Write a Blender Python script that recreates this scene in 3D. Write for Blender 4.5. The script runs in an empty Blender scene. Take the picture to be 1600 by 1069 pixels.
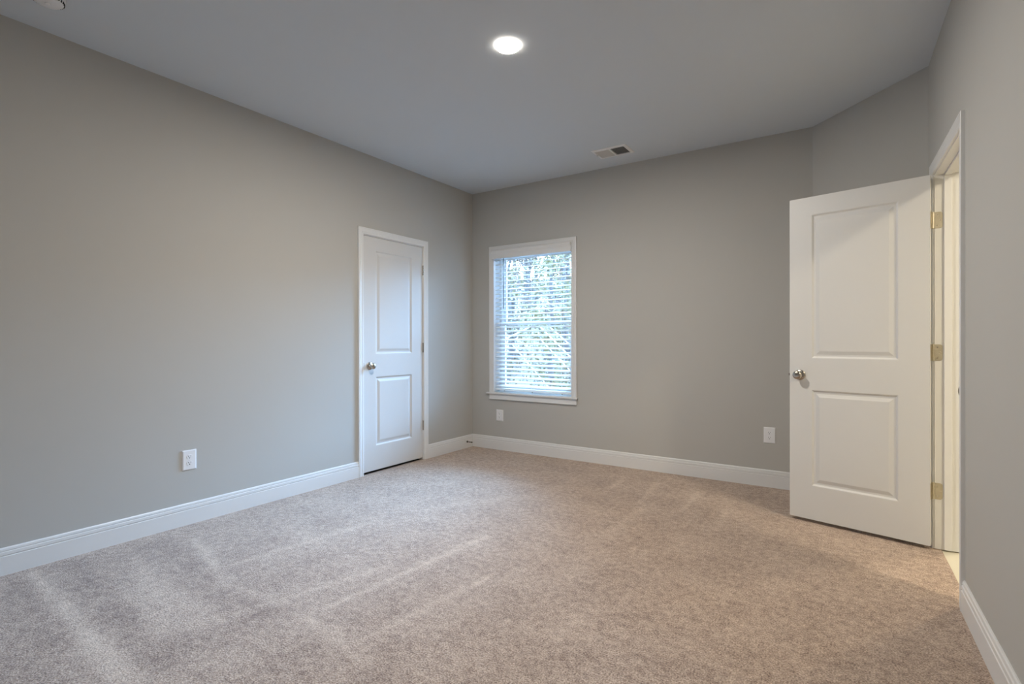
import bpy, bmesh, math, random
from mathutils import Vector, Matrix
random.seed(7)
sc = bpy.context.scene
COL = sc.collection
PI = math.pi

# ------------------------------------------------------------------ camera
cam = bpy.data.cameras.new('camera'); camo = bpy.data.objects.new('camera', cam); COL.objects.link(camo)
cam.sensor_fit = 'HORIZONTAL'; cam.sensor_width = 36.0; cam.lens = 18.2713; cam.clip_start = 0.02; cam.clip_end = 300
F = Vector((-0.55155895, 0.83413434, -0.00162217)); R = Vector((0.83413583, 0.55155693, -0.00154124)); U = Vector((0.00039089, 0.0022032, 0.9999975))
CAMZ = 1.1409
camo.matrix_world = Matrix(((R.x, U.x, -F.x, 0), (R.y, U.y, -F.y, 0), (R.z, U.z, -F.z, CAMZ), (0, 0, 0, 1)))
sc.camera = camo

# ------------------------------------------------------------------ light set-up
W_SKY = 20.0            # daylight outside
LAMP = 1550.0            # recessed ceiling lamps (emission of the lens)
HALL = 440.0
sc.view_settings.view_transform = 'Standard'; sc.view_settings.look = 'None'
sc.view_settings.gamma = 1.0; sc.view_settings.use_curve_mapping = False
sc.view_settings.exposure = 0.0
sc.cycles.use_denoising = True
sc.cycles.max_bounces = 14; sc.cycles.diffuse_bounces = 10; sc.cycles.transparent_max_bounces = 24
sc.cycles.sample_clamp_indirect = 6.0
sc.cycles.caustics_reflective = True; sc.cycles.caustics_refractive = False
w = bpy.data.worlds.new('overcast_sky'); sc.world = w; w.use_nodes = True
nt = w.node_tree; nt.nodes.clear()
o_ = nt.nodes.new('ShaderNodeOutputWorld'); bg = nt.nodes.new('ShaderNodeBackground')
tc = nt.nodes.new('ShaderNodeTexCoord'); sx = nt.nodes.new('ShaderNodeSeparateXYZ'); rp = nt.nodes.new('ShaderNodeValToRGB')
nt.links.new(tc.outputs['Generated'], sx.inputs[0]); nt.links.new(sx.outputs['Z'], rp.inputs[0])
rp.color_ramp.elements[0].position = 0.0; rp.color_ramp.elements[0].color = (0.32, 0.59, 1.0, 1)
rp.color_ramp.elements[1].position = 0.7; rp.color_ramp.elements[1].color = (0.30, 0.57, 1.0, 1)
nt.links.new(rp.outputs[0], bg.inputs[0])
# overcast sky, brightest in a broad zone beyond the trees (upper right of the window)
D0 = Vector((-0.31, 0.85, 0.42)).normalized(); A_ZONE = 118.0
vd = nt.nodes.new('ShaderNodeVectorMath'); vd.operation = 'DOT_PRODUCT'; vd.inputs[1].default_value = D0
nt.links.new(tc.outputs['Generated'], vd.inputs[0])
mr = nt.nodes.new('ShaderNodeMapRange'); mr.interpolation_type = 'SMOOTHSTEP'
mr.inputs['From Min'].default_value = 0.55; mr.inputs['From Max'].default_value = 1.0; mr.inputs['To Min'].default_value = 0.0; mr.inputs['To Max'].default_value = A_ZONE
nt.links.new(vd.outputs['Value'], mr.inputs['Value'])
ad = nt.nodes.new('ShaderNodeMath'); ad.operation = 'ADD'; ad.inputs[1].default_value = W_SKY
nt.links.new(mr.outputs[0], ad.inputs[0]); nt.links.new(ad.outputs[0], bg.inputs[1])
nt.links.new(bg.outputs[0], o_.inputs[0])

# ------------------------------------------------------------------ measures (metres; z up, +y towards the window wall)
XL, YB, XD, H = -3.4811, 4.4859, -0.2675, 2.74
CX, CY = 0.3539, 3.8645                      # corner of angled and right wall
RA = -0.02911
DR = Vector((math.sin(RA), math.cos(RA), 0)); NR = Vector((DR.y, -DR.x, 0))
YR = -0.62                                   # rear wall
XR = CX - DR.x / DR.y * (CY - YR)
TH = 0.12

def frame(origin, xdir):
    x = Vector((xdir[0], xdir[1], 0)).normalized(); y = Vector((-x.y, x.x, 0))
    return Matrix(((x.x, y.x, 0, origin[0]), (x.y, y.y, 0, origin[1]), (0, 0, 1, origin[2] if len(origin) > 2 else 0), (0, 0, 0, 1)))
# each wall frame: x runs to the right as one faces the wall, y goes into the wall, z up
FL = frame((XL, 0), (0, 1)); FB = frame((0, YB), (1, 0))
FD = frame((XD, YB), (1, -1)); FR = frame((CX, CY), (-DR.x, -DR.y)); FX = frame((XR, YR), (-1, 0))

# ------------------------------------------------------------------ window portals (sampling helpers for the daylight)
def portal(M, cx, y, cz, sx_, sz_):
    l = bpy.data.lights.new('window_portal', 'AREA'); l.shape = 'RECTANGLE'; l.size = sx_; l.size_y = sz_
    l.cycles.is_portal = True
    o = bpy.data.objects.new('window_portal', l); COL.objects.link(o)
    o.matrix_world = M @ Matrix.Translation((cx, y, cz)) @ Matrix.Rotation(-PI / 2, 4, 'X')
portal(FB, -2.735, 0.155, 1.34, 0.95, 1.5)

# ------------------------------------------------------------------ materials
def mat(name, col, rough=0.5, metal=0.0, spec=None, noise=None, bump=None, emit=None):
    m = bpy.data.materials.new(name); m.use_nodes = True
    t = m.node_tree; b = t.nodes['Principled BSDF']
    b.inputs['Base Color'].default_value = (*col, 1); b.inputs['Roughness'].default_value = rough
    b.inputs['Metallic'].default_value = metal
    if spec is not None: b.inputs['Specular IOR Level'].default_value = spec
    tcn = t.nodes.new('ShaderNodeTexCoord')
    if noise:
        sc_, amt = noise
        n = t.nodes.new('ShaderNodeTexNoise'); n.inputs['Scale'].default_value = sc_; n.inputs['Detail'].default_value = 4
        t.links.new(tcn.outputs['Object'], n.inputs['Vector'])
        mx = t.nodes.new('ShaderNodeMix'); mx.data_type = 'RGBA'
        mx.inputs['A'].default_value = (*[c * (1 - amt) for c in col], 1); mx.inputs['B'].default_value = (*[min(1, c * (1 + amt)) for c in col], 1)
        t.links.new(n.outputs['Fac'], mx.inputs['Factor']); t.links.new(mx.outputs['Result'], b.inputs['Base Color'])
    if bump:
        sc_, st, dist = bump
        n = t.nodes.new('ShaderNodeTexNoise'); n.inputs['Scale'].default_value = sc_; n.inputs['Detail'].default_value = 3
        t.links.new(tcn.outputs['Object'], n.inputs['Vector'])
        bp = t.nodes.new('ShaderNodeBump'); bp.inputs['Strength'].default_value = st; bp.inputs['Distance'].default_value = dist
        t.links.new(n.outputs['Fac'], bp.inputs['Height']); t.links.new(bp.outputs[0], b.inputs['Normal'])
    if emit:
        b.inputs['Emission Color'].default_value = (*emit[0], 1); b.inputs['Emission Strength'].default_value = emit[1]
    return m
M_WALL = mat('greige_wall_paint', (0.49, 0.48, 0.452), 0.75, noise=(1.3, 0.02), bump=(220, 0.12, 0.0006), spec=0.3)
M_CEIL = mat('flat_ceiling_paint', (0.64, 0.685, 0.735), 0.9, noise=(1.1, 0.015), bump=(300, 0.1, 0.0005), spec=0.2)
M_TRIM = mat('white_semigloss_trim', (0.75, 0.75, 0.745), 0.35, noise=(3, 0.01))
M_DOOR = mat('white_door_paint', (0.67, 0.67, 0.665), 0.4, noise=(2.5, 0.012), bump=(160, 0.06, 0.0004))
M_PLATE = mat('white_plastic', (0.82, 0.82, 0.83), 0.3, noise=(8, 0.01))
M_DARK = mat('dark_slot', (0.02, 0.02, 0.02), 0.6, noise=(9, 0.1))
M_NICKEL = mat('satin_nickel', (0.52, 0.47, 0.41), 0.22, 1.0, noise=(30, 0.06))
M_BRASS = mat('satin_brass', (0.60, 0.55, 0.44), 0.36, 1.0, noise=(60, 0.08))
M_BRONZE = mat('dark_bronze', (0.10, 0.085, 0.07), 0.4, 0.8, noise=(40, 0.1))
M_VINYL = mat('white_vinyl', (0.85, 0.86, 0.87), 0.4, noise=(5, 0.01))
M_TILE = mat('cream_floor_tile', (0.66, 0.62, 0.50), 0.35, noise=(4, 0.06))
M_WAND = mat('grey_wand', (0.16, 0.19, 0.20), 0.3, noise=(30, 0.05))
M_LENS = mat('lamp_lens', (0.9, 0.9, 0.88), 0.5, noise=(20, 0.01), emit=((1.0, 0.93, 0.83), LAMP))
M_HLENS = mat('next_room_lamp_lens', (0.9, 0.9, 0.88), 0.5, noise=(20, 0.01), emit=((1.0, 0.86, 0.64), HALL))
M_HLENS2 = mat('next_room_flush_lens', (0.9, 0.9, 0.88), 0.5, noise=(20, 0.01), emit=((1.0, 0.86, 0.64), HALL * 0.5))
M_RIM = mat('halo_rim_glow', (0.9, 0.9, 0.88), 0.5, noise=(20, 0.01), emit=((1.0, 0.90, 0.76), 12.0))  # emission added at the lamp edge to throw a halo on the ceiling
M_RING = mat('trim_ring_glow', (0.7, 0.72, 0.70), 0.4, noise=(20, 0.01), emit=((0.92, 1.0, 0.94), 0.55))  # brightness put in as emission, the ring face gets no lamp light
M_RUBBER = mat('white_rubber', (0.7, 0.7, 0.68), 0.7, noise=(30, 0.03))
M_SIDING = mat('outside_siding', (0.55, 0.56, 0.56), 0.8, noise=(2, 0.05))

def slat_mat():
    m = bpy.data.materials.new('white_blind_slat'); m.use_nodes = True; t = m.node_tree
    b = t.nodes['Principled BSDF']; b.inputs['Roughness'].default_value = 0.45
    n = t.nodes.new('ShaderNodeTexNoise'); n.inputs['Scale'].default_value = 6
    r = t.nodes.new('ShaderNodeValToRGB'); r.color_ramp.elements[0].color = (0.93, 0.93, 0.93, 1); r.color_ramp.elements[1].color = (0.93, 0.93, 0.93, 1)
    c = t.nodes.new('ShaderNodeTexCoord'); t.links.new(c.outputs['Object'], n.inputs[0]); t.links.new(n.outputs['Fac'], r.inputs[0]); t.links.new(r.outputs[0], b.inputs['Base Color'])
    tr = t.nodes.new('ShaderNodeBsdfTranslucent'); tr.inputs[0].default_value = (0.92, 0.90, 0.86, 1)
    mx = t.nodes.new('ShaderNodeMixShader'); mx.inputs[0].default_value = 0.36
    t.links.new(b.outputs[0], mx.inputs[1]); t.links.new(tr.outputs[0], mx.inputs[2]); t.links.new(mx.outputs[0], t.nodes['Material Output'].inputs[0])
    return m
M_SLAT = slat_mat()
def glass_mat():
    m = bpy.data.materials.new('window_glass'); m.use_nodes = True; t = m.node_tree; t.nodes.remove(t.nodes['Principled BSDF'])
    a = t.nodes.new('ShaderNodeBsdfTransparent'); a.inputs[0].default_value = (0.93, 0.96, 0.95, 1)
    g = t.nodes.new('ShaderNodeBsdfGlossy'); g.inputs['Roughness'].default_value = 0.02
    f = t.nodes.new('ShaderNodeFresnel'); f.inputs[0].default_value = 1.45
    mx = t.nodes.new('ShaderNodeMixShader'); t.links.new(f.outputs[0], mx.inputs[0]); t.links.new(a.outputs[0], mx.inputs[1]); t.links.new(g.outputs[0], mx.inputs[2])
    t.links.new(mx.outputs[0], t.nodes['Material Output'].inputs[0]); return m
M_GLASS = glass_mat()

def carpet_mat():
    m = bpy.data.materials.new('cut_pile_carpet'); m.use_nodes = True; t = m.node_tree; b = t.nodes['Principled BSDF']
    L = t.links.new
    c = t.nodes.new('ShaderNodeTexCoord')
    def noise(s, d=2, rough=0.5):
        n = t.nodes.new('ShaderNodeTexNoise'); n.inputs['Scale'].default_value = s; n.inputs['Detail'].default_value = d; n.inputs['Roughness'].default_value = rough
        L(c.outputs['Object'], n.inputs['Vector']); return n.outputs['Fac']
    def mth(op, a, b_, clamp=False):
        n = t.nodes.new('ShaderNodeMath'); n.operation = op; n.use_clamp = clamp
        for i, v in enumerate((a, b_)):
            if isinstance(v, (int, float)): n.inputs[i].default_value = v
            else: L(v, n.inputs[i])
        return n.outputs[0]
    fine = noise(160, 3, 0.75); mid = noise(30, 3, 0.7); big = noise(4.5, 5, 0.72); cell = t.nodes.new('ShaderNodeTexVoronoi'); cell.inputs['Scale'].default_value = 120
    L(c.outputs['Object'], cell.inputs['Vector'])
    at = t.nodes.new('ShaderNodeAttribute'); at.attribute_name = 'pile_lay'
    # contrast of the yarn, softened where the pile lies flat
    f = mth('MULTIPLY', mth('SUBTRACT', fine, 0.5), 3.0)
    f = mth('ADD', f, mth('MULTIPLY', mth('SUBTRACT', mid, 0.5), 1.1))
    f = mth('ADD', f, mth('MULTIPLY', mth('SUBTRACT', big, 0.5), 0.6))
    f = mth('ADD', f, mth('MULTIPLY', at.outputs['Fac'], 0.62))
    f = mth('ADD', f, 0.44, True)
    r = t.nodes.new('ShaderNodeValToRGB'); e = r.color_ramp.elements
    e[0].position = 0.0; e[0].color = (0.165, 0.10, 0.075, 1); e[1].position = 1.0; e[1].color = (0.74, 0.60, 0.485, 1)
    k = e.new(0.5); k.color = (0.46, 0.345, 0.265, 1)
    L(f, r.inputs[0]); L(r.outputs[0], b.inputs['Base Color'])
    b.inputs['Roughness'].default_value = 1.0; b.inputs['Specular IOR Level'].default_value = 0.05
    b.inputs['Sheen Weight'].default_value = 0.25; b.inputs['Sheen Roughness'].default_value = 0.6
    hgt = mth('ADD', mth('MULTIPLY', fine, 0.7), mth('SUBTRACT', 0.5, mth('MULTIPLY', cell.outputs['Distance'], 0.4)))
    bp = t.nodes.new('ShaderNodeBump'); bp.inputs['Strength'].default_value = 0.65; bp.inputs['Distance'].default_value = 0.008
    L(hgt, bp.inputs['Height']); L(bp.outputs[0], b.inputs['Normal'])
    return m
M_CARPET = carpet_mat()

# ------------------------------------------------------------------ mesh helpers
def link(name, bm, m, parent=None, M=None, smooth=False, recalc=True):
    if recalc: bmesh.ops.recalc_face_normals(bm, faces=bm.faces[:])
    me = bpy.data.meshes.new(name); bm.to_mesh(me); bm.free()
    for p in me.polygons: p.use_smooth = smooth
    me.materials.append(m)
    o = bpy.data.objects.new(name, me); COL.objects.link(o)
    if parent: o.parent = parent
    if M is not None: o.matrix_world = M
    return o
def box(bm, x0, x1, y0, y1, z0, z1, bevel=0.0):
    v = [bm.verts.new(p) for p in ((x0, y0, z0), (x1, y0, z0), (x1, y1, z0), (x0, y1, z0), (x0, y0, z1), (x1, y0, z1), (x1, y1, z1), (x0, y1, z1))]
    fs = [bm.faces.new([v[i] for i in q]) for q in ((0, 3, 2, 1), (4, 5, 6, 7), (0, 1, 5, 4), (1, 2, 6, 5), (2, 3, 7, 6), (3, 0, 4, 7))]
    if bevel: bmesh.ops.bevel(bm, geom=list({e for f in fs for e in f.edges}), offset=bevel, segments=2, profile=0.6, affect='EDGES', clamp_overlap=True)
def bx(*a, **k):
    bm = bmesh.new(); box(bm, *a, **k); return bm
def tube(bm, pts, radii, seg=8, cap=True):
    rings = []
    pts = [Vector(p) for p in pts]
    if isinstance(radii, (int, float)): radii = [radii] * len(pts)
    for i, p in enumerate(pts):
        d = (pts[min(i + 1, len(pts) - 1)] - pts[max(i - 1, 0)]).normalized()
        a = Vector((0, 0, 1)) if abs(d.z) < 0.9 else Vector((1, 0, 0))
        x = d.cross(a).normalized(); y = d.cross(x)
        rings.append([bm.verts.new(p + (x * math.cos(2 * PI * j / seg) + y * math.sin(2 * PI * j / seg)) * radii[i]) for j in range(seg)])
    for a, b in zip(rings, rings[1:]):
        for j in range(seg): bm.faces.new((a[j], a[(j + 1) % seg], b[(j + 1) % seg], b[j]))
    if cap: bm.faces.new(rings[0][::-1]); bm.faces.new(rings[-1])
def lathe(prof, seg=32, axis='-Y', origin=(0, 0, 0)):
    """prof: list of (radius, height along the axis)"""
    bm = bmesh.new(); rings = []
    def pt(r, h, a):
        c, s = r * math.cos(a), r * math.sin(a)
        p = {'-Y': (c, -h, s), 'Y': (c, h, s), 'Z': (c, s, h), '-Z': (c, s, -h)}[axis]
        return Vector(p) + Vector(origin)
    for r, h in prof:
        rings.append([bm.verts.new(pt(0, h, 0))] if r < 1e-6 else [bm.verts.new(pt(r, h, 2 * PI * j / seg)) for j in range(seg)])
    for a, b in zip(rings, rings[1:]):
        for j in range(seg):
            k = (j + 1) % seg
            if len(a) == 1 and len(b) == 1: continue
            if len(a) == 1: bm.faces.new((a[0], b[j], b[k]))
            elif len(b) == 1: bm.faces.new((a[j], a[k], b[0]))
            else: bm.faces.new((a[j], a[k], b[k], b[j]))
    return bm
def prism(bm, poly, z0, z1):
    a = [bm.verts.new((x, y, z0)) for x, y in poly]; b = [bm.verts.new((x, y, z1)) for x, y in poly]
    bm.faces.new(a[::-1]); bm.faces.new(b)
    n = len(poly)
    for i in range(n): bm.faces.new((a[i], a[(i + 1) % n], b[(i + 1) % n], b[i]))

def empty(name, M, label=None, cat=None, group=None, kind=None, parent=None):
    o = bpy.data.objects.new(name, None); COL.objects.link(o); o.empty_display_size = 0.1
    if parent: o.parent = parent
    o.matrix_world = M
    tag(o, label, cat, group, kind); return o
def tag(o, label=None, cat=None, group=None, kind=None):
    if label: o['label'] = label
    if cat: o['category'] = cat
    if group: o['group'] = group
    if kind: o['kind'] = kind
    return o
def part(name, bm, m, parent, smooth=False, label=None):
    o = link(name, bm, m, parent, None, smooth)
    if label: o['label'] = label
    return o

# ------------------------------------------------------------------ room shell
def wall(name, Fm, x0, x1, openings=(), z0=-0.02, z1=H + 0.02, th=TH, label=None):
    """slab in a wall frame, with rectangular openings (x0,x1,z0,z1)"""
    bm = bmesh.new()
    cuts = sorted({x0, x1, *[o[0] for o in openings], *[o[1] for o in openings]})
    for a, b in zip(cuts, cuts[1:]):
        hole = [o for o in openings if o[0] <= a + 1e-6 and o[1] >= b - 1e-6]
        if not hole: box(bm, a, b, 0, th, z0, z1)
        else:
            h = hole[0]
            if h[2] > z0 + 0.05: box(bm, a, b, 0, th, z0, h[2])
            box(bm, a, b, 0, th, h[3], z1)
    bmesh.ops.remove_doubles(bm, verts=bm.verts, dist=1e-5)
    # drop the inner faces shared by two neighbouring blocks
    seen = {}
    for f in bm.faces: seen.setdefault(tuple(round(c, 4) for c in f.calc_center_median()), []).append(f)
    bmesh.ops.delete(bm, geom=[f for v in seen.values() if len(v) > 1 for f in v], context='FACES')
    o = link(name, bm, M_WALL, None, Fm); tag(o, label, 'wall', kind='structure'); return o
CL0, CL1, CLH = 2.9655, 3.7215, 2.062         # closet opening (left wall)
EN0, EN1, ENH = 0.200, 0.9565, 2.062         # entrance opening (right wall)
WX0, WX1, WZ0, WZ1 = -3.190, -2.279, 0.602, 2.083   # window clear opening
wall('wall_left', FL, YR - TH, YB + 0.0, [(CL0, CL1, 0, CLH)], label='beige wall on the left with the narrow closed door')
wall('wall_back', FB, XL - TH, XD, [(WX0 - 0.012, WX1 + 0.012, WZ0 - 0.03, WZ1 + 0.012)], th=0.16, label='beige far wall with the window')
LD = math.hypot(CX - XD, CY - YB)
wall('wall_angled', FD, 0, LD, label='short slanting wall behind the open door')
RLEN = (CY - YR) / DR.y
wall('wall_right', FR, 0, RLEN + 0.12, [(EN0, EN1, 0, ENH)], th=0.115, label='grey wall on the right holding the open doorway')
wall('wall_rear', FX, -0.2, XR - XL + TH, label='wall behind the viewer')

def RW(s, o): p = Vector((CX, CY, 0)) - DR * s + NR * o; return (p.x, p.y)
# ceiling over bedroom, closet and bathroom
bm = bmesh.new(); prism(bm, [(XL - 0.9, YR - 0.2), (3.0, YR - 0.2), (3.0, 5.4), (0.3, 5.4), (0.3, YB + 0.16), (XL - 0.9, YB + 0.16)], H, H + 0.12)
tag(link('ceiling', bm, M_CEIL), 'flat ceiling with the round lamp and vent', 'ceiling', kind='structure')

# carpet: a fine grid, with how the pile lies stored per vertex
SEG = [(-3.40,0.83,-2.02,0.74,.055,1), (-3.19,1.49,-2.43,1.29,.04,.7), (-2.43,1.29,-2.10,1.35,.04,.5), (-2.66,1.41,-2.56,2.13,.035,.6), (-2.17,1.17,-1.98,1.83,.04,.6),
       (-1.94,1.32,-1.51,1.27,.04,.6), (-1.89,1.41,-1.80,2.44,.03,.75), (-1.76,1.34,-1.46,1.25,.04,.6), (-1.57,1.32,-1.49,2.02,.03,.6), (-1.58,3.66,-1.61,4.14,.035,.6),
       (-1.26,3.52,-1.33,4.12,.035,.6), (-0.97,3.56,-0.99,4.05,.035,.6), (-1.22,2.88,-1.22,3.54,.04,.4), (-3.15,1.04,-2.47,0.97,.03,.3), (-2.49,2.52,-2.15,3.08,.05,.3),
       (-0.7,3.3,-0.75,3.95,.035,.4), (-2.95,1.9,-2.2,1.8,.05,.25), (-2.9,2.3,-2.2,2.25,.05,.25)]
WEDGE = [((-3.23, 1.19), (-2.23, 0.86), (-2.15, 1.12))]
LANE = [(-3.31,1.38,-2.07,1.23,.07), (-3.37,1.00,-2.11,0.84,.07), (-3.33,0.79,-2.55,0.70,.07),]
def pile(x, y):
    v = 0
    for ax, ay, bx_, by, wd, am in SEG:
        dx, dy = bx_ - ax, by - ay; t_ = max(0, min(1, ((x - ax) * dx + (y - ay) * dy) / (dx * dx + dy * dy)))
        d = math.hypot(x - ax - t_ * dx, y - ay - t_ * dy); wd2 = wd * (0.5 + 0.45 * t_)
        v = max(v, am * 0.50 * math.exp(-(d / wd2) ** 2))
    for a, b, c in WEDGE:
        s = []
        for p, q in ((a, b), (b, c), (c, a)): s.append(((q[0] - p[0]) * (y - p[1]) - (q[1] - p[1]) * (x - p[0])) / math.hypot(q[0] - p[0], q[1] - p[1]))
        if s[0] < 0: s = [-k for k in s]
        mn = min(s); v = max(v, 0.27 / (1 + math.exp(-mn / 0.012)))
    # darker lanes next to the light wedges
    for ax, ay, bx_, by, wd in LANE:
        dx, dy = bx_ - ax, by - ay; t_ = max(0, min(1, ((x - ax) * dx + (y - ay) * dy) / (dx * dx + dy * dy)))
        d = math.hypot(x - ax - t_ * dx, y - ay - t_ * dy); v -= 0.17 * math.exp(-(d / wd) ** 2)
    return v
floor_poly = [(XL - 0.7, YR - 0.1), RW(RLEN + 0.1, 0.03), RW(0, 0.03), (XD + 0.05, YB + 0.08), (XL - 0.7, YB + 0.08)]
bm = bmesh.new()
st = 0.02; xa = XL - 0.02; X_ = []
x = xa
while x < XR + 0.08: X_.append(x); x += st
Y_ = []; y = YR - 0.02
while y < YB + 0.04: Y_.append(y); y += st
def inside(x, y):
    s = (Vector((x, y, 0)) - Vector((CX, CY, 0)))
    lim = CX + (x - CX)
    if s.dot(NR) > 0.03: return False
    if (x - XD) + (y - YB) > 0.06: return False
    return True
def clampp(x, y):
    s = Vector((x - CX, y - CY, 0)); d = s.dot(NR) - 0.03
    if d > 0: x -= NR.x * d; y -= NR.y * d
    d = ((x - XD) + (y - YB)) / math.sqrt(2) - 0.04
    if d > 0: x -= d / math.sqrt(2); y -= d / math.sqrt(2)
    return x, y
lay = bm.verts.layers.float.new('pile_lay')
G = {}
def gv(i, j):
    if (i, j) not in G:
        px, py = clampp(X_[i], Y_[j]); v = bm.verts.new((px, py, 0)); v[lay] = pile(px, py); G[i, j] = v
    return G[i, j]
for i in range(len(X_) - 1):
    for j in range(len(Y_) - 1):
        if not any(inside(X_[a], Y_[b]) for a in (i, i + 1) for b in (j, j + 1)): continue
        bm.faces.new((gv(i, j), gv(i + 1, j), gv(i + 1, j + 1), gv(i, j + 1)))
ed = [e for e in bm.edges if e.is_boundary]
r = bmesh.ops.extrude_edge_only(bm, edges=ed)
for v in [g for g in r['geom'] if isinstance(g, bmesh.types.BMVert)]: v.co.z = -0.05
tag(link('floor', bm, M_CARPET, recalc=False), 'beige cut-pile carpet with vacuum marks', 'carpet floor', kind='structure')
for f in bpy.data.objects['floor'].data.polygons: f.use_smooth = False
# subfloor below everything
bm = bmesh.new(); prism(bm, [(XL - 0.9, YR - 0.2), (3.0, YR - 0.2), (3.0, 5.4), (0.3, 5.4), (0.3, YB + 0.16), (XL - 0.9, YB + 0.16)], -0.15, -0.052)
tag(link('floor_slab', bm, M_SIDING), 'slab under the carpet', 'floor', kind='structure')

# baseboards
BB = [(0, 0), (-.014, 0), (-.014, .0905), (-.0105, .0925), (-.0105, .0965), (-.0135, .0985), (-.0125, .1125), (-.0085, .1145), (-.0085, .1175), (-.0105, .1190), (-.0085, .1285), (-.0045, .1334), (0, .1334)]
def baseboard(bm, Fm, x0, x1, m0=0.0, m1=0.0):
    """m0/m1: mitre slope at the ends (x shift per metre of y)"""
    ra = []; rb = []
    for d, z in BB:
        ra.append(bm.verts.new(Fm @ Vector((x0 + m0 * -d, d - 0.0, z)))); rb.append(bm.verts.new(Fm @ Vector((x1 + m1 * -d, d, z))))
    n = len(BB)
    for i in range(n): bm.faces.new((ra[i], ra[(i + 1) % n], rb[(i + 1) % n], rb[i]))
    bm.faces.new(ra[::-1]); bm.faces.new(rb)
def bbobj(name, segs, label):
    bm = bmesh.new()
    for s in segs: baseboard(bm, *s)
    tag(link(name, bm, M_TRIM), label, 'baseboard', kind='structure')
CASW = 0.0570
bbobj('baseboard_left', [(FL, YR, CL0 - 0.0405, 1, 0), (FL, CL1 + 0.0405, YB, 0, -1)], 'white baseboard along the left wall')
bbobj('baseboard_back', [(FB, XL, XD, 1, -math.tan(PI / 8) * -1 * -1)], 'white baseboard under the window')
bbobj('baseboard_angled', [(FD, 0, LD, math.tan(PI / 8), 0)], 'white baseboard behind the open door')
bbobj('baseboard_right', [(FR, 0.0, EN0 - 0.0405, .0, 0), (FR, EN1 + 0.0435, RLEN, 0, -1)], 'white baseboard on the right wall')
bbobj('baseboard_rear', [(FX, 0, XR - XL, 1, -1)], 'white baseboard on the rear wall')

# ------------------------------------------------------------------ door and window trim
CAS = [(0, 0), (0, -.0085), (.004, -.0115), (.018, -.0125), (.021, -.0105), (.026, -.0125), (.043, -.0155), (.047, -.0140), (.050, -.0160), (.0555, -.0160), (.057, -.0145), (.057, 0)]
def casing_u(bm, x0, x1, z0, z1, flip=False, ybase=0.0):
    n = len(CAS); R_ = []
    for wd, d in CAS:
        dd = ybase + (-d if flip else d)
        R_.append([bm.verts.new(p) for p in ((x0 - wd, dd, z0), (x0 - wd, dd, z1 + wd), (x1 + wd, dd, z1 + wd), (x1 + wd, dd, z0))])
    for i in range(n):
        a, b = R_[i], R_[(i + 1) % n]
        for k in range(3): bm.faces.new((a[k], a[k + 1], b[k + 1], b[k]))
    bm.faces.new([q[0] for q in R_]); bm.faces.new([q[3] for q in R_][::-1])
def door_trim(name, Fm, x0, x1, z1, depth, stop_y, label):
    """x0..x1, z1: rough opening. the jamb lining is 18 mm"""
    root = empty(name, Fm, label, 'door trim', kind='structure')
    J = 0.0165; RV = 0.006 - 0.0005
    bm = bmesh.new(); casing_u(bm, x0 + J - RV, x1 - J + RV, 0, z1 - J + RV); part('casing', bm, M_TRIM, root)
    bm = bmesh.new(); casing_u(bm, x0 + J - RV, x1 - J + RV, 0, z1 - J + RV, True, depth); part('casing', bm, M_TRIM, root)
    bm = bmesh.new(); box(bm, x0, x0 + J, 0, depth, 0.002, z1); box(bm, x1 - J, x1, 0, depth, 0.002, z1); box(bm, x0 + J, x1 - J, 0, depth, z1 - J, z1)
    part('jamb', bm, M_TRIM, root)
    bm = bmesh.new(); s0, s1 = stop_y
    box(bm, x0 + J, x0 + J + .011, s0, s1, 0.004, z1 - J, bevel=.002); box(bm, x1 - J - .011, x1 - J, s0, s1, 0.004, z1 - J, bevel=.002)
    box(bm, x0 + J + .011, x1 - J - .011, s0, s1, z1 - J - .011, z1 - J, bevel=.002)
    part('stop', bm, M_TRIM, root)
    return root
t1 = door_trim('trim_1', FL, CL0, CL1, CLH, TH, (0.040, 0.075), 'white casing around the closed door')
t2 = door_trim('trim_2', FR, EN0, EN1, ENH, 0.115, (0.040, 0.073), 'white casing of the doorway on the right')
# strike plate on the near jamb, its lip sticking out into the room
bm = bmesh.new(); box(bm, EN1 - .0165 - .0015, EN1 - .0162, -0.006, 0.030, 0.895, 0.951, bevel=.0005)
part('strike_plate', bm, M_BRONZE, t2, label='dark strike plate')
bm = lathe([(0, 0), (.0235, 0), (.0235, .0012), (0, .0012)], 20, 'Y'); 
for v in bm.verts: v.co = Vector((EN1 - .0172 - v.co.y * 1.0, -0.006 + v.co.x * 0.30, 0.923 + v.co.z))
part('strike_lip', bm, M_BRONZE, bpy.data.objects['strike_plate'])
bm = bmesh.new(); box(bm, CL0 + .0165, CL0 + .018, -0.004, 0.028, 0.900, 0.958, bevel=.0005)
part('strike_plate', bm, M_NICKEL, t1, label='grey metal strike plate')

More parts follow.
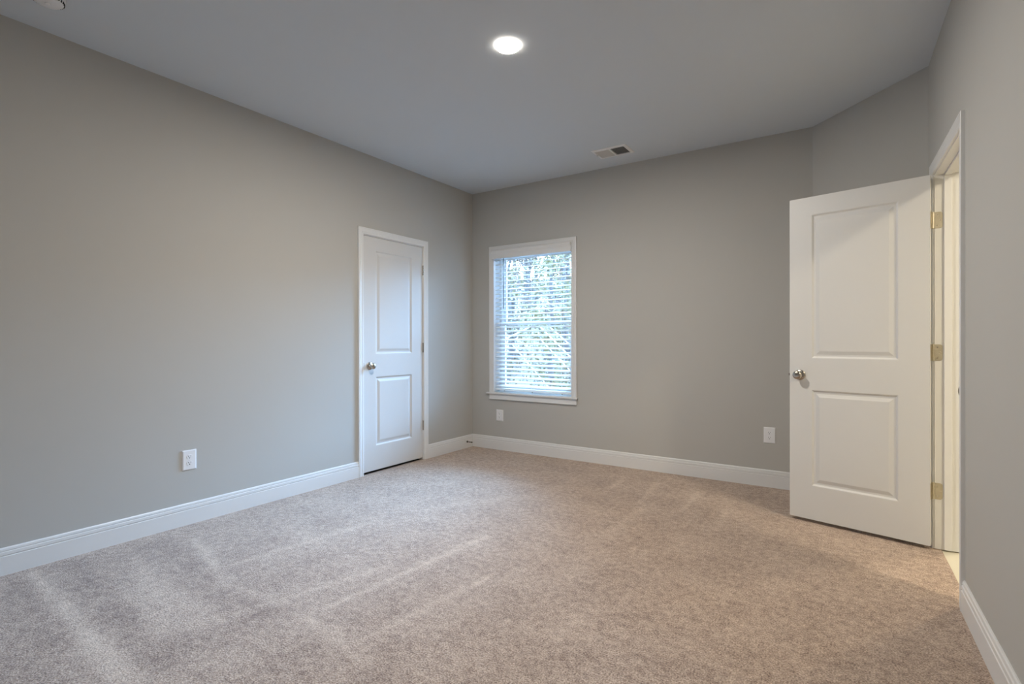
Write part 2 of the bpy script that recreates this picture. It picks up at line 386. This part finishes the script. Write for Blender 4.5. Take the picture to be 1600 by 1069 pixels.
# ------------------------------------------------------------------ doors
def door_face(bm, x0, x1, z0, z1, panels, y, sgn):
    """stiles, rails and moulded panels; sgn -1: face looks to -y"""
    xs = sorted({x0, x1, panels[0][0], panels[0][1]}); zs = sorted({z0, z1, *[p[2] for p in panels], *[p[3] for p in panels]})
    def q(a, b, c, d, ya=0):
        pts = [(a, y, c), (b, y, c), (b, y, d), (a, y, d)]; bm.faces.new([bm.verts.new(p) for p in (pts if sgn < 0 else pts[::-1])])
    for i in range(len(xs) - 1):
        for j in range(len(zs) - 1):
            if any(abs(xs[i] - p[0]) < 1e-5 and abs(zs[j] - p[2]) < 1e-5 for p in panels): continue
            q(xs[i], xs[i + 1], zs[j], zs[j + 1])
    for p in panels:
        prof = [(0, 0), (.004, .0008), (.010, .0065), (.014, .0085), (.024, .0085), (.040, .0035), (.044, .0020), (.048, .0016)]
        rings = []
        for ins, dep in prof:
            yy = y - sgn * dep
            rings.append([bm.verts.new(c) for c in ((p[0] + ins, yy, p[2] + ins), (p[1] - ins, yy, p[2] + ins), (p[1] - ins, yy, p[3] - ins), (p[0] + ins, yy, p[3] - ins))])
        for a, b in zip(rings, rings[1:]):
            for k in range(4):
                l = (k + 1) % 4; f = (a[k], a[l], b[l], b[k]); bm.faces.new(f if sgn < 0 else f[::-1])
        bm.faces.new(rings[-1] if sgn < 0 else rings[-1][::-1])
def door_slab(root, x0, x1, z0, z1, th, panels):
    bm = bmesh.new()
    door_face(bm, x0, x1, z0, z1, panels, 0, -1); door_face(bm, x0, x1, z0, z1, panels, th, 1)
    for a, b in (((x0, z0), (x1, z0)), ((x1, z0), (x1, z1)), ((x1, z1), (x0, z1)), ((x0, z1), (x0, z0))):
        bm.faces.new([bm.verts.new(c) for c in ((a[0], 0, a[1]), (a[0], th, a[1]), (b[0], th, b[1]), (b[0], 0, b[1]))])
    bmesh.ops.remove_doubles(bm, verts=bm.verts, dist=1e-5)
    return part('slab', bm, M_DOOR, root)
KNOB = [(0, 0), (.0325, 0), (.0335, .002), (.0330, .005), (.029, .0085), (.020, .0105), (.0125, .013), (.0105, .018), (.0105, .026), (.013, .030), (.019, .034), (.0245, .040), (.0268, .046), (.0265, .051), (.0235, .056), (.0165, .0595), (.008, .0612), (0, .0615)]
def knob(root, x, z, y, axis):
    o = part('knob', lathe(KNOB, 36, axis, (x, y, z)), M_NICKEL, root, smooth=True, label='satin nickel round knob'); return o
def hinge_leaf(bm, ax0, ax1, y0, y1, z0, z1, r=.012, axis='y'):
    """thin plate in the y/z plane at x ax0..ax1 with two rounded corners on the y1 side"""
    prof = [(y0, z0)]
    for k in range(6): a = -PI / 2 + k * PI / 10; prof.append((y1 - r + r * math.cos(a), z0 + r + r * math.sin(a)))
    for k in range(6): a = k * PI / 10; prof.append((y1 - r + r * math.cos(a), z1 - r + r * math.sin(a)))
    prof.append((y0, z1))
    A = [bm.verts.new((ax0, p[0], p[1])) for p in prof]; B = [bm.verts.new((ax1, p[0], p[1])) for p in prof]; n = len(prof)
    bm.faces.new(A); bm.faces.new(B[::-1])
    for i in range(n): bm.faces.new((A[i], A[(i + 1) % n], B[(i + 1) % n], B[i]))

# closet door (left wall, flush with the room side)
DX0, DX1 = CL0 + .0165 + .003, CL1 - .0165 - .003
d1 = empty('door_1', FL, 'narrow white two-panel door closed in the left wall', 'door', kind='structure')
P1 = [(3.119, 3.562, 0.232, 0.834), (3.119, 3.562, 1.030, 1.929)]
s1 = door_slab(d1, DX0, DX1, 0.022, CLH - .0165 - .003, .035, P1); s1.location.y = 0.003
knob(d1, 3.049, 0.929, 0.003, '-Y')
for zc in (1.825, 1.082, 0.333):
    bm = bmesh.new(); tube(bm, [(DX1 + .0015, -.0045, zc - .0445), (DX1 + .0015, -.0045, zc + .0445)], .0065, 12)
    tube(bm, [(DX1 + .0015, -.0045, zc - .049), (DX1 + .0015, -.0045, zc - .0445)], [.003, .0065], 12)
    box(bm, DX1 - .0005, DX1 + .0025, -.001, .030, zc - .0445, zc + .0445)
    part('hinge', bm, M_NICKEL, d1, smooth=False, label='satin nickel hinge')

# entrance door, open about 105 degrees; frame: x from free edge to hinge edge, visible face at y=0
J0 = EN0 + .0165
pv = Vector((CX, CY, 0)) - DR * (J0 + .001) + NR * -.007          # hinge pin
ang_d = Vector((-0.359 - 0.335, 3.744 - 3.579, 0)).normalized()    # hinge -> free edge
fx = -ang_d; fy = Vector((-fx.y, fx.x, 0))
WDOOR = 0.711
org = pv + ang_d * .006 - fy * (.035 + .006)
FE = Matrix(((fx.x, fy.x, 0, org.x), (fx.y, fy.y, 0, org.y), (0, 0, 1, 0), (0, 0, 0, 1)))
d2 = empty('door_2', FE, 'white two-panel door standing open at the right', 'door', kind='structure')
P2 = [(-WDOOR + .126, -WDOOR + .126 + .445, .232, .834), (-WDOOR + .126, -WDOOR + .126 + .445, 1.030, 1.929)]
door_slab(d2, -WDOOR, 0, 0.022, CLH - .0165 - .005, .035, P2)
knob(d2, -WDOOR + .060, 0.925, 0.0, '-Y'); knob(d2, -WDOOR + .060, 0.925, 0.035, 'Y')
bm = bmesh.new(); box(bm, -WDOOR - .0015, -WDOOR + .0005, .006, .029, .896, .954, bevel=.0004); box(bm, -WDOOR - .010, -WDOOR, .012, .023, .917, .933, bevel=.002)
part('latch', bm, M_BRONZE, d2, label='dark latch bolt in the edge')
Mi = FE.inverted()
for zc in (1.798, 1.075, 0.318):
    bm = bmesh.new()
    tube(bm, [pv + Vector((0, 0, zc - .0445)), pv + Vector((0, 0, zc + .0445))], .0068, 12)
    for zz in (-.030, -.012, .012, .030): tube(bm, [pv + Vector((0, 0, zc + zz - .0005)), pv + Vector((0, 0, zc + zz + .0005))], .0074, 12)
    tube(bm, [pv + Vector((0, 0, zc + .0445)), pv + Vector((0, 0, zc + .048))], [.0062, .003], 12)
    bmesh.ops.transform(bm, matrix=Mi, verts=bm.verts)
    h = part('hinge', bm, M_BRASS, d2, label='satin brass hinge')
    bm = bmesh.new(); hinge_leaf(bm, J0 - .0002, J0 + .0022, -.006, .034, zc - .0445, zc + .0445)
    bmesh.ops.transform(bm, matrix=Mi @ FR, verts=bm.verts); part('jamb_leaf', bm, M_BRASS, h)
    bm = bmesh.new()
    for yy, zz in ((.012, .028), (.024, .0), (.012, -.028)):
        tube(bm, [(J0 + .0018, yy, zc + zz), (J0 + .0030, yy, zc + zz)], [.0040, .0032], 10)
    bmesh.ops.transform(bm, matrix=Mi @ FR, verts=bm.verts); part('screws', bm, M_NICKEL, h)
    bm = bmesh.new(); box(bm, -.0005, .0022, .003, .037, zc - .0445, zc + .0445); part('door_leaf', bm, M_BRASS, h)

# ------------------------------------------------------------------ window
w1 = empty('window_1', FB, 'white framed window in the far wall', 'window', kind='structure')
bm = bmesh.new(); casing_u(bm, WX0, WX1, WZ0, WZ1); part('casing', bm, M_TRIM, w1)
bm = bmesh.new(); e = .012
box(bm, WX0 - e, WX0, 0, .10, WZ0, WZ1 + e); box(bm, WX1, WX1 + e, 0, .10, WZ0, WZ1 + e); box(bm, WX0, WX1, 0, .10, WZ1, WZ1 + e)
part('jamb', bm, M_TRIM, w1)
bm = bmesh.new(); box(bm, WX0 - .085, WX1 + .072, -.034, 0, WZ0 - .016, WZ0, bevel=.004); box(bm, WX0 - .002, WX1 + .002, -.004, .10, WZ0 - .016, WZ0)
part('stool', bm, M_TRIM, w1)
bm = bmesh.new(); box(bm, WX0 - CASW, WX1 + CASW, -.0145, 0, WZ0 - .066, WZ0 - .016, bevel=.002); box(bm, WX0 - CASW, WX1 + CASW, -.019, 0, WZ0 - .073, WZ0 - .062, bevel=.003)
part('apron', bm, M_TRIM, w1)
bm = bmesh.new(); f0, f1 = .10, .155; fw = .030
box(bm, WX0 - e, WX0 + fw, f0, f1, WZ0, WZ1 + e); box(bm, WX1 - fw, WX1 + e, f0, f1, WZ0, WZ1 + e)
box(bm, WX0 + fw, WX1 - fw, f0, f1, WZ1 - fw, WZ1 + e); box(bm, WX0 + fw, WX1 - fw, f0, f1, WZ0 - .02, WZ0 + fw)
part('frame', bm, M_VINYL, w1)
def sash(x0, x1, z0, z1, y0, y1, rb, rt, st_=.036):
    bm = bmesh.new()
    box(bm, x0, x0 + st_, y0, y1, z0, z1, bevel=.002); box(bm, x1 - st_, x1, y0, y1, z0, z1, bevel=.002)
    box(bm, x0 + st_, x1 - st_, y0, y1, z0, z0 + rb); box(bm, x0 + st_, x1 - st_, y0, y1, z1 - rt, z1)
    s = part('sash', bm, M_VINYL, w1); ym = (y0 + y1) / 2
    part('pane', bx(x0 + st_ - .004, x1 - st_ + .004, ym - .002, ym + .002, z0 + rb - .004, z1 - rt + .004), M_GLASS, s)
sash(WX0 + fw, WX1 - fw, WZ0 + fw, 1.345, .104, .126, .045, .034)
sash(WX0 + fw, WX1 - fw, 1.315, WZ1 - fw, .130, .152, .034, .036)
bm = bmesh.new(); box(bm, -2.77, -2.70, .094, .106, 1.342, 1.356, bevel=.003); part('sash_lock', bm, M_VINYL, w1)

# blind
bl = empty('window_blind', FB @ Matrix.Translation((0, 0, 0)), 'white horizontal slat blind hanging half open in the window', 'blind')
VP = [(0, 0), (-.010, 0), (-.012, .004), (-.012, .048), (-.016, .054), (-.017, .060), (-.022, .070), (-.024, .078), (-.024, .084), (0, .084)]
bm = bmesh.new(); A = []; B = []
vx0, vx1, vz, vy = WX0 - .012, WX1 + .010, 2.003, -.026
for d, z in VP:
    A.append(bm.verts.new((vx0, vy + d, vz + z))); B.append(bm.verts.new((vx1, vy + d, vz + z)))
n = len(VP)
for i in range(n): bm.faces.new((A[i], A[(i + 1) % n], B[(i + 1) % n], B[i]))
bm.faces.new(A[::-1]); bm.faces.new(B)
part('valance', bm, M_TRIM, bl)
part('head_rail', bx(WX0 + .006, WX1 - .006, .004, .060, 2.030, 2.078), M_VINYL, bl)
NS = 31; ZT, ZB = 1.995, 0.672; SW = .050; tilt = math.radians(19)
SY = .034
def slat_bm():
    bm = bmesh.new(); a = []; b = []
    prof = [(-SW / 2, 0), (-SW / 4, .0022), (0, .003), (SW / 4, .0022), (SW / 2, 0), (SW / 2, -.0026), (SW / 4, -.0006), (0, .0002), (-SW / 4, -.0006), (-SW / 2, -.0026)]
    c, s = math.cos(tilt), math.sin(tilt)
    for y_, z_ in prof:
        yy, zz = y_ * c - z_ * s, y_ * s + z_ * c
        a.append(bm.verts.new((WX0 + .007, yy, zz))); b.append(bm.verts.new((WX1 - .005, yy, zz)))
    n = len(prof)
    for i in range(n): bm.faces.new((a[i], a[(i + 1) % n], b[(i + 1) % n], b[i]))
    bm.faces.new(a[::-1]); bm.faces.new(b); return bm
sl0 = part('slat', slat_bm(), M_SLAT, bl); sl0.location = (0, SY, ZT)
for k in range(1, NS):
    c = sl0.copy(); COL.objects.link(c); c.location = (0, SY, ZT + (ZB - ZT) * k / (NS - 1))
part('bottom_rail', bx(WX0 + .007, WX1 - .005, SY - .025, SY + .025, .624, .646, bevel=.003), M_SLAT, bl)
for x_ in (WX0 + .115, (WX0 + WX1) / 2, WX1 - .115):
    bm = bmesh.new()
    for yy in (-.0265, .0265): tube(bm, [(x_, SY + yy, 2.03), (x_, SY + yy, .634)], .0009, 6)
    part('ladder_cord', bm, M_VINYL, bl)
    bm = lathe([(0, 0), (.006, 0), (.007, .004), (.004, .010), (0, .010)], 12, '-Z', (x_, SY - .012, .6245)); part('cord_plug', bm, M_NICKEL, bl, smooth=True)
bm = bmesh.new(); tube(bm, [(-3.068, -.008, 2.02), (-3.068, -.008, 1.49)], .0042, 8); tube(bm, [(-3.068, -.008, 1.49), (-3.068, -.008, 1.48)], [.0055, .004], 8)
part('tilt_wand', bm, M_WAND, bl, smooth=True)

# ------------------------------------------------------------------ outlets
def outlet(M, label, wdt=.083, hgt=.124):
    root = empty('wall_outlet', M, label, 'outlet', 'duplex outlets near the baseboard')
    bm = bmesh.new(); a, b = wdt / 2, hgt / 2
    rings = []
    for ins, y_ in ((0, 0), (0, -.0025), (.003, -.0055), (.007, -.0068)):
        rings.append([bm.verts.new(p) for p in ((-a + ins, y_, -b + ins), (a - ins, y_, -b + ins), (a - ins, y_, b - ins), (-a + ins, y_, b - ins))])
    for p, q in zip(rings, rings[1:]):
        for k in range(4): bm.faces.new((p[k], p[(k + 1) % 4], q[(k + 1) % 4], q[k]))
    bm.faces.new(rings[-1]); part('cover_plate', bm, M_PLATE, root)
    for zc in (.0195, -.0195):
        bm = bmesh.new(); prof = []
        for k in range(24):
            an = 2 * PI * k / 24; prof.append((.0172 * math.cos(an), max(-.0135, min(.0135, .0172 * math.sin(an)))))
        A = [bm.verts.new((x_, -.0066, zc + z_)) for x_, z_ in prof]; B = [bm.verts.new((x_ * .95, -.0085, zc + z_ * .95)) for x_, z_ in prof]
        for k in range(24): bm.faces.new((A[k], A[(k + 1) % 24], B[(k + 1) % 24], B[k]))
        bm.faces.new(B); rc = part('receptacle', bm, M_PLATE, root)
        bm = bmesh.new(); box(bm, -.0076, -.0054, -.0088, -.0080, zc + .0005, zc + .0085); box(bm, .0054, .0074, -.0088, -.0080, zc + .0015, zc + .0080)
        g = lathe([(0, .0080), (.0030, .0080), (.0030, .0088), (0, .0088)], 12, '-Y', (0, 0, zc - .0065)); me = bpy.data.meshes.new('t'); g.to_mesh(me); g.free(); bm.from_mesh(me)
        part('slots', bm, M_DARK, rc)
    part('screw', lathe([(.0034, .0066), (.0034, .0074), (0, .0080)], 12, '-Y'), M_PLATE, root)
outlet(FL @ Matrix.Translation((1.597, 0, .401)), 'white outlet plate on the left wall, left of the closed door')
outlet(FB @ Matrix.Translation((-3.120, 0, .361)), 'white outlet plate on the far wall below the window', .087, .118)
outlet(FB @ Matrix.Translation((-.560, 0, .404)), 'white outlet plate on the far wall beside the open door')

# ------------------------------------------------------------------ door stop
ds = empty('door_stop', FL @ Matrix.Translation((4.372, -.014, .066)), 'small dark spring door stop on the baseboard by the room corner', 'door stop')
part('base', lathe([(0, 0), (.011, 0), (.011, .003), (.006, .006), (0, .006)], 16, '-Y'), M_BRONZE, ds, smooth=True)
bm = bmesh.new(); pts = [(.0048 * math.cos(a * .6), -.005 - .052 * a / 110, .0048 * math.sin(a * .6)) for a in range(111)]
tube(bm, pts, .0013, 5); part('spring', bm, M_BRONZE, ds, smooth=True)
part('tip', lathe([(0, .056), (.006, .056), (.007, .060), (.0065, .068), (0, .070)], 12, '-Y'), M_BRONZE, ds, smooth=True)

# ------------------------------------------------------------------ ceiling things
def can_light(x, y, lens, label, group=None, r=.066, z=H):
    root = empty('ceiling_light', Matrix.Translation((x, y, z)), label, 'ceiling light', group)
    part('halo_rim', lathe([(r - .0005, 0), (r - .0005, .0125)], 48, '-Z'), M_RIM, root, smooth=True, label='added glowing rim for the ceiling halo')
    part('trim_ring', lathe([(r - .0005, .0125), (r - .0012, .0138), (r - .0050, .0138), (r - .0066, .0128)], 48, '-Z'), M_RING, root, smooth=True)
    part('lens', lathe([(r - .0066, .0128), (r - .0072, .0132), (0, .0132)], 48, '-Z'), lens, root, smooth=True, label='glowing white lens')
can_light(-1.567, 2.334, M_LENS, 'round glowing ceiling lamp in the middle of the room')
sm = empty('smoke_detector', Matrix.Translation((-3.10, .82, H)), 'white smoke detector on the ceiling at the upper left', 'smoke detector')
part('body', lathe([(.062, 0), (.064, .004), (.064, .012), (.060, .016), (.059, .020), (.060, .022), (.056, .034), (.050, .039), (.030, .042), (0, .043)], 48, '-Z'), M_PLATE, sm, smooth=True)
bm = bmesh.new()
for k in range(28):
    a = 2 * PI * k / 28; g = bx(.0555, .0605, -.0022, .0022, -.033, -.022); bmesh.ops.rotate(g, verts=g.verts, cent=(0, 0, 0), matrix=Matrix.Rotation(a, 3, 'Z')); me = bpy.data.meshes.new('t'); g.to_mesh(me); g.free(); bm.from_mesh(me)
part('vents', bm, M_DARK, sm)
part('test_button', lathe([(.011, .041), (.011, .045), (.009, .0462), (0, .0465)], 20, '-Z'), M_PLATE, sm, smooth=True)

# vent register
vx0, vx1, vy0, vy1 = -1.862, -1.556, 4.022, 4.238
vt = empty('ceiling_vent', Matrix.Translation(((vx0 + vx1) / 2, (vy0 + vy1) / 2, H)), 'white two-section metal vent in the ceiling near the far wall', 'vent')
a, b = (vx1 - vx0) / 2, (vy1 - vy0) / 2; fr = .026
bm = bmesh.new()
def ringrect(ins, z_, x0=-a, x1=a, y0=-b, y1=b): return [bm.verts.new(p) for p in ((x0 + ins, y0 + ins, z_), (x1 - ins, y0 + ins, z_), (x1 - ins, y1 - ins, z_), (x0 + ins, y1 - ins, z_))]
rs = [ringrect(0, 0), ringrect(.003, -.004), ringrect(.008, -.006), ringrect(fr, -.008), ringrect(fr, -.0005)]
for p, q in zip(rs, rs[1:]):
    for k in range(4): bm.faces.new((p[k], p[(k + 1) % 4], q[(k + 1) % 4], q[k]))
box(bm, -.007, .007, -b + fr, b - fr, -.0078, -.0005)
part('frame', bm, M_PLATE, vt)
part('duct_shade', bx(-a + fr, a - fr, -b + fr, b - fr, -.0006, -.0001), M_DARK, vt, label='dark sheet for the shade behind the louvres')  # flat black sheet stands in for the shade inside the duct
for sgn, x0, x1 in ((-1, -a + fr, -.007), (1, .007, a - fr)):
    bm = bmesh.new(); k = 0; n = 10
    for k in range(n):
        xc = x0 + (x1 - x0) * (k + .5) / n
        t_ = .0024 if sgn < 0 else .0040
        v = [bm.verts.new(p) for p in ((xc - sgn * t_, -b + fr, -.0015), (xc + sgn * t_, -b + fr, -.0078), (xc + sgn * t_, b - fr, -.0078), (xc - sgn * t_, b - fr, -.0015))]
        v2 = [bm.verts.new(q.co + Vector((.0007, 0, .0003))) for q in v]
        bm.faces.new(v); bm.faces.new(v2[::-1])
        for i in range(4): bm.faces.new((v[i], v2[i], v2[(i + 1) % 4], v[(i + 1) % 4]))
    part('louvre_panel', bm, M_PLATE, vt)
bm = bmesh.new(); box(bm, -a + .010, -a + .016, -.012, .012, -.012, -.005, bevel=.001); part('damper_lever', bm, M_PLATE, vt)

# ------------------------------------------------------------------ bathroom beyond the doorway and the closet
def boxobj(name, M, dims, m, label, cat):
    return tag(link(name, bx(*dims), m, None, M), label, cat, kind='structure')
# frame FR: x towards the viewer along the right wall, y out of the bedroom
boxobj('floor_tile', FR, (-1.2, 2.6, .0302, 2.1, -.05, -.004), M_TILE, 'cream tile floor beyond the doorway', 'tile floor')
boxobj('wall_hall_far', FR, (-1.32, -1.2, .115, 2.2, -.05, H), M_WALL, 'wall of the next room beyond the angled wall', 'wall')
boxobj('wall_hall_near', FR, (2.6, 2.72, .115, 2.2, -.05, H), M_WALL, 'wall of the next room towards the viewer', 'wall')
boxobj('wall_hall_side', FR, (-1.32, 2.72, 2.1, 2.22, -.05, H), M_WALL, 'wall of the next room opposite the doorway', 'wall')
boxobj('wall_hall_return', FR, (-1.32, 0.0, -.0, .115, -.05, H), M_WALL, 'wall continuing past the angled wall', 'wall')
boxobj('wall_closet', FL, (2.6, 4.1, .62, .70, -.05, H), M_WALL, 'back wall of the closet', 'wall')
boxobj('wall_closet_left', FL, (2.54, 2.6, TH, .70, -.05, H), M_WALL, 'side wall of the closet', 'wall')
boxobj('wall_closet_right', FL, (4.1, 4.16, TH, .70, -.05, H), M_WALL, 'side wall of the closet near the corner', 'wall')
hp = FR @ Vector((1.6, 1.3, 0)); can_light(hp.x, hp.y, M_HLENS2, 'round flush lamp in the next room, on the viewer\'s side', r=.16)
hp = FR @ Vector((-0.62, 0.95, 0)); can_light(hp.x, hp.y, M_HLENS, 'round lamp in the next room, far from the viewer', r=.095)

# ------------------------------------------------------------------ outdoors
M_GROUND = mat('leaf_litter', (0.10, 0.062, 0.038), 0.95, noise=(5, 0.6), bump=(8, 0.6, 0.05))
M_BARK = mat('tree_bark', (0.075, 0.055, 0.048), 0.9, noise=(14, 0.35), bump=(25, 0.5, 0.02))
def leafmat(name, c):
    m = mat(name, c, 0.6, noise=(2.0, 0.35)); return m
M_LEAF = [leafmat('bright_leaves', (0.135, 0.10, 0.036)), leafmat('grey_green_leaves', (0.105, 0.066, 0.037)), leafmat('mauve_twigs', (0.13, 0.072, 0.047))]
M_DEAD = mat('pale_dead_branch', (0.5, 0.45, 0.38), 0.8, noise=(10, 0.1))
def gz(y): return -0.55 + max(0, min(y, 34) - 10) * 0.27
bm = bmesh.new(); nx, ny = 30, 30; gvv = []
for i in range(nx + 1):
    row = []
    for j in range(ny + 1):
        x = -45 + 60 * i / nx; y = YB + 0.25 + 45 * j / ny; row.append(bm.verts.new((x, y, gz(y) + (random.uniform(-.08, .08) if j > 3 else 0))))
    gvv.append(row)
for i in range(nx):
    for j in range(ny): bm.faces.new((gvv[i][j], gvv[i + 1][j], gvv[i + 1][j + 1], gvv[i][j + 1]))
tag(link('ground', bm, M_GROUND, smooth=True), 'leaf-covered ground outside the window', 'ground', kind='structure')

LEAF_ASPECT = [.4]
def leaf_cloud(bm, centers, n, size):
    for _ in range(n):
        c, r = random.choice(centers)
        while True:
            p = Vector([random.uniform(-1, 1) for _ in range(3)])
            if p.length < 1: break
        p = Vector((p.x * r, p.y * r, p.z * r * .8)) + c
        a = Vector([random.gauss(0, 1) for _ in range(3)]).normalized(); b = a.orthogonal().normalized()
        s = size * random.uniform(.6, 1.3); asp = LEAF_ASPECT[0]
        v = [bm.verts.new(p + q) for q in (-a * s, b * s * asp, a * s, -b * s * asp)]; bm.faces.new(v)
def tree(x, y, h, r0, kind, leaves, label, spread=1.4, low=.3, size=.07, nb=16):
    z0 = gz(y) - .15; root = empty('tree', Matrix.Translation((x, y, z0)), label, 'tree', 'trees outside the window')
    bm = bmesh.new(); pts = []; px = py = 0
    for k in range(7):
        pts.append((px, py, h * k / 6)); px += random.uniform(-.12, .12); py += random.uniform(-.12, .12)
    tube(bm, pts, [r0 * (1 - .8 * k / 6) for k in range(7)], 8)
    cs = []
    for k in range(nb):
        f = low + (1 - low) * (k + random.random()) / nb; i = min(5, int(f * 6)); b0 = Vector(pts[i]).lerp(Vector(pts[i + 1]), f * 6 - i if f < 1 else 1)
        an = random.uniform(0, 2 * PI); L = spread * random.uniform(.5, 1.1) * (1.15 - f * .6)
        d = Vector((math.cos(an), math.sin(an), random.uniform(.15, .8))) ; e_ = b0 + d * L; m_ = b0.lerp(e_, .5) + Vector((0, 0, -.08 * L))
        rr = r0 * (.38 - .25 * f); tube(bm, [b0, m_, e_], [rr, rr * .6, rr * .25], 5)
        for q in range(3):
            s_ = m_.lerp(e_, random.random()); dd = Vector([random.uniform(-1, 1) for _ in range(3)]) * L * .45; tube(bm, [s_, s_ + dd], [rr * .35, .004], 4); cs.append((s_ + dd * .7, L * .38))
        cs.append((e_, L * .4))
    part('trunk', bm, M_BARK, root)
    bm = bmesh.new(); LEAF_ASPECT[0] = (.45, .35, .10)[kind]; leaf_cloud(bm, cs, int(leaves * 2.6), size * (1, 1, 2.2)[kind]); part('foliage', bm, M_LEAF[kind], root)
# direction of the view through the window: x/y between -0.71 and -0.51
TR = [(-5.2, 9.6, 4.6, .08, 0, 1500, 'bright green leafy tree nearest the window'),
      (-7.6, 11.2, 4.6, .09, 1, 1500, 'grey-green tree left of the bright one'),
      (-7.0, 13.6, 5.0, .10, 0, 1600, 'light green tree behind the nearest one'),
      (-9.3, 14.2, 5.4, .11, 2, 1500, 'thin twiggy tree seen at the left of the window'),
      (-8.6, 16.4, 5.0, .11, 2, 1600, 'twiggy tree in the middle distance outside'),
      (-10.5, 17.2, 5.6, .11, 1, 1600, 'grey-green tree further back outside'),
      (-10.2, 19.6, 5.2, .12, 1, 1700, 'dense grey-green tree behind the twiggy ones'),
      (-12.5, 20.4, 5.8, .12, 2, 1700, 'tall twiggy tree far back on the left'),
      (-11.8, 22.6, 5.4, .12, 0, 1800, 'light green tree far back on the slope'),
      (-14.0, 23.4, 6.0, .12, 1, 1800, 'grey-green tree far back on the slope'),
      (-13.4, 25.8, 5.4, .13, 2, 1900, 'twiggy tree at the top of the slope'),
      (-16.2, 26.4, 5.4, .13, 1, 1900, 'grey-green tree at the far left of the slope')]
for t_ in TR: tree(*t_[:6], t_[6], spread=.95, low=.10, size=.042, nb=24)
def shrub(x, y, r, kind, label):
    root = empty('shrub', Matrix.Translation((x, y, gz(y) - .05)), label, 'shrub', 'shrubs outside the window'); bm = bmesh.new(); cs = []
    for k in range(9):
        an = random.uniform(0, 2 * PI); e_ = Vector((math.cos(an) * r * .7, math.sin(an) * r * .7, r * random.uniform(.5, 1.4))); tube(bm, [(0, 0, 0), e_ * .5, e_], [.02, .012, .004], 5); cs.append((e_ * .75, r * .6))
    part('stems', bm, M_BARK, root); bm = bmesh.new(); LEAF_ASPECT[0] = (.45, .35, .10)[kind]; leaf_cloud(bm, cs, 2600, .035 * (1, 1, 2)[kind]); part('foliage', bm, M_LEAF[kind], root)
SH = [(-4.8, 8.5, .40, 1, 'low grey-green shrub closest to the window'), (-6.7, 8.9, .45, 2, 'twiggy mauve shrub near the window'), (-6.3, 11.6, .6, 1, 'rounded shrub behind the closest one'), (-8.6, 12.7, .45, 2, 'twiggy shrub under the trees'),
      (-8.2, 14.9, .7, 1, 'wide shrub under the trees'), (-11.4, 15.6, .5, 2, 'large twiggy shrub on the slope'), (-9.6, 18.0, .55, 1, 'large green shrub on the slope'), (-11.6, 18.8, .8, 1, 'big shrub high on the slope')]
for s_ in SH: shrub(*s_)
def branch(a, b, r, label):
    bm = bmesh.new(); a = Vector(a); b = Vector(b); m_ = a.lerp(b, .5) + Vector((0, 0, .04)); tube(bm, [a, m_, b], [r, r * .8, r * .45], 7)
    tag(link('fallen_branch', bm, M_DEAD, smooth=True), label, 'branch', 'fallen branches outside')
for a, b, r, l in [
    ((-4.657, 7.600, 1.384), (-5.326, 7.700, 1.132), 0.011, 'pale dead branch slanting down to the left outside the window'),
    ((-4.549, 7.720, 1.407), (-3.927, 7.820, 0.788), 0.01, 'long pale branch slanting down to the right outside the window'),
    ((-4.390, 7.840, 1.374), (-3.987, 7.940, 1.000), 0.008, 'short thin pale branch at the right edge of the window view'),
    ((-4.639, 7.960, 1.153), (-4.209, 8.060, 0.685), 0.008, 'thin pale branch below the long slanting one outside'),
    ((-5.343, 8.080, 1.083), (-4.822, 8.180, 0.477), 0.007, 'thin pale branch low at the left of the window view'),
]:
    # the sticks lean down to the litter beyond what the window shows
    a = Vector(a); b = Vector(b); d = b - a; b = a + d * ((gz(b.y) - .05 - a.z) / d.z)
    branch(a, b, r, l)
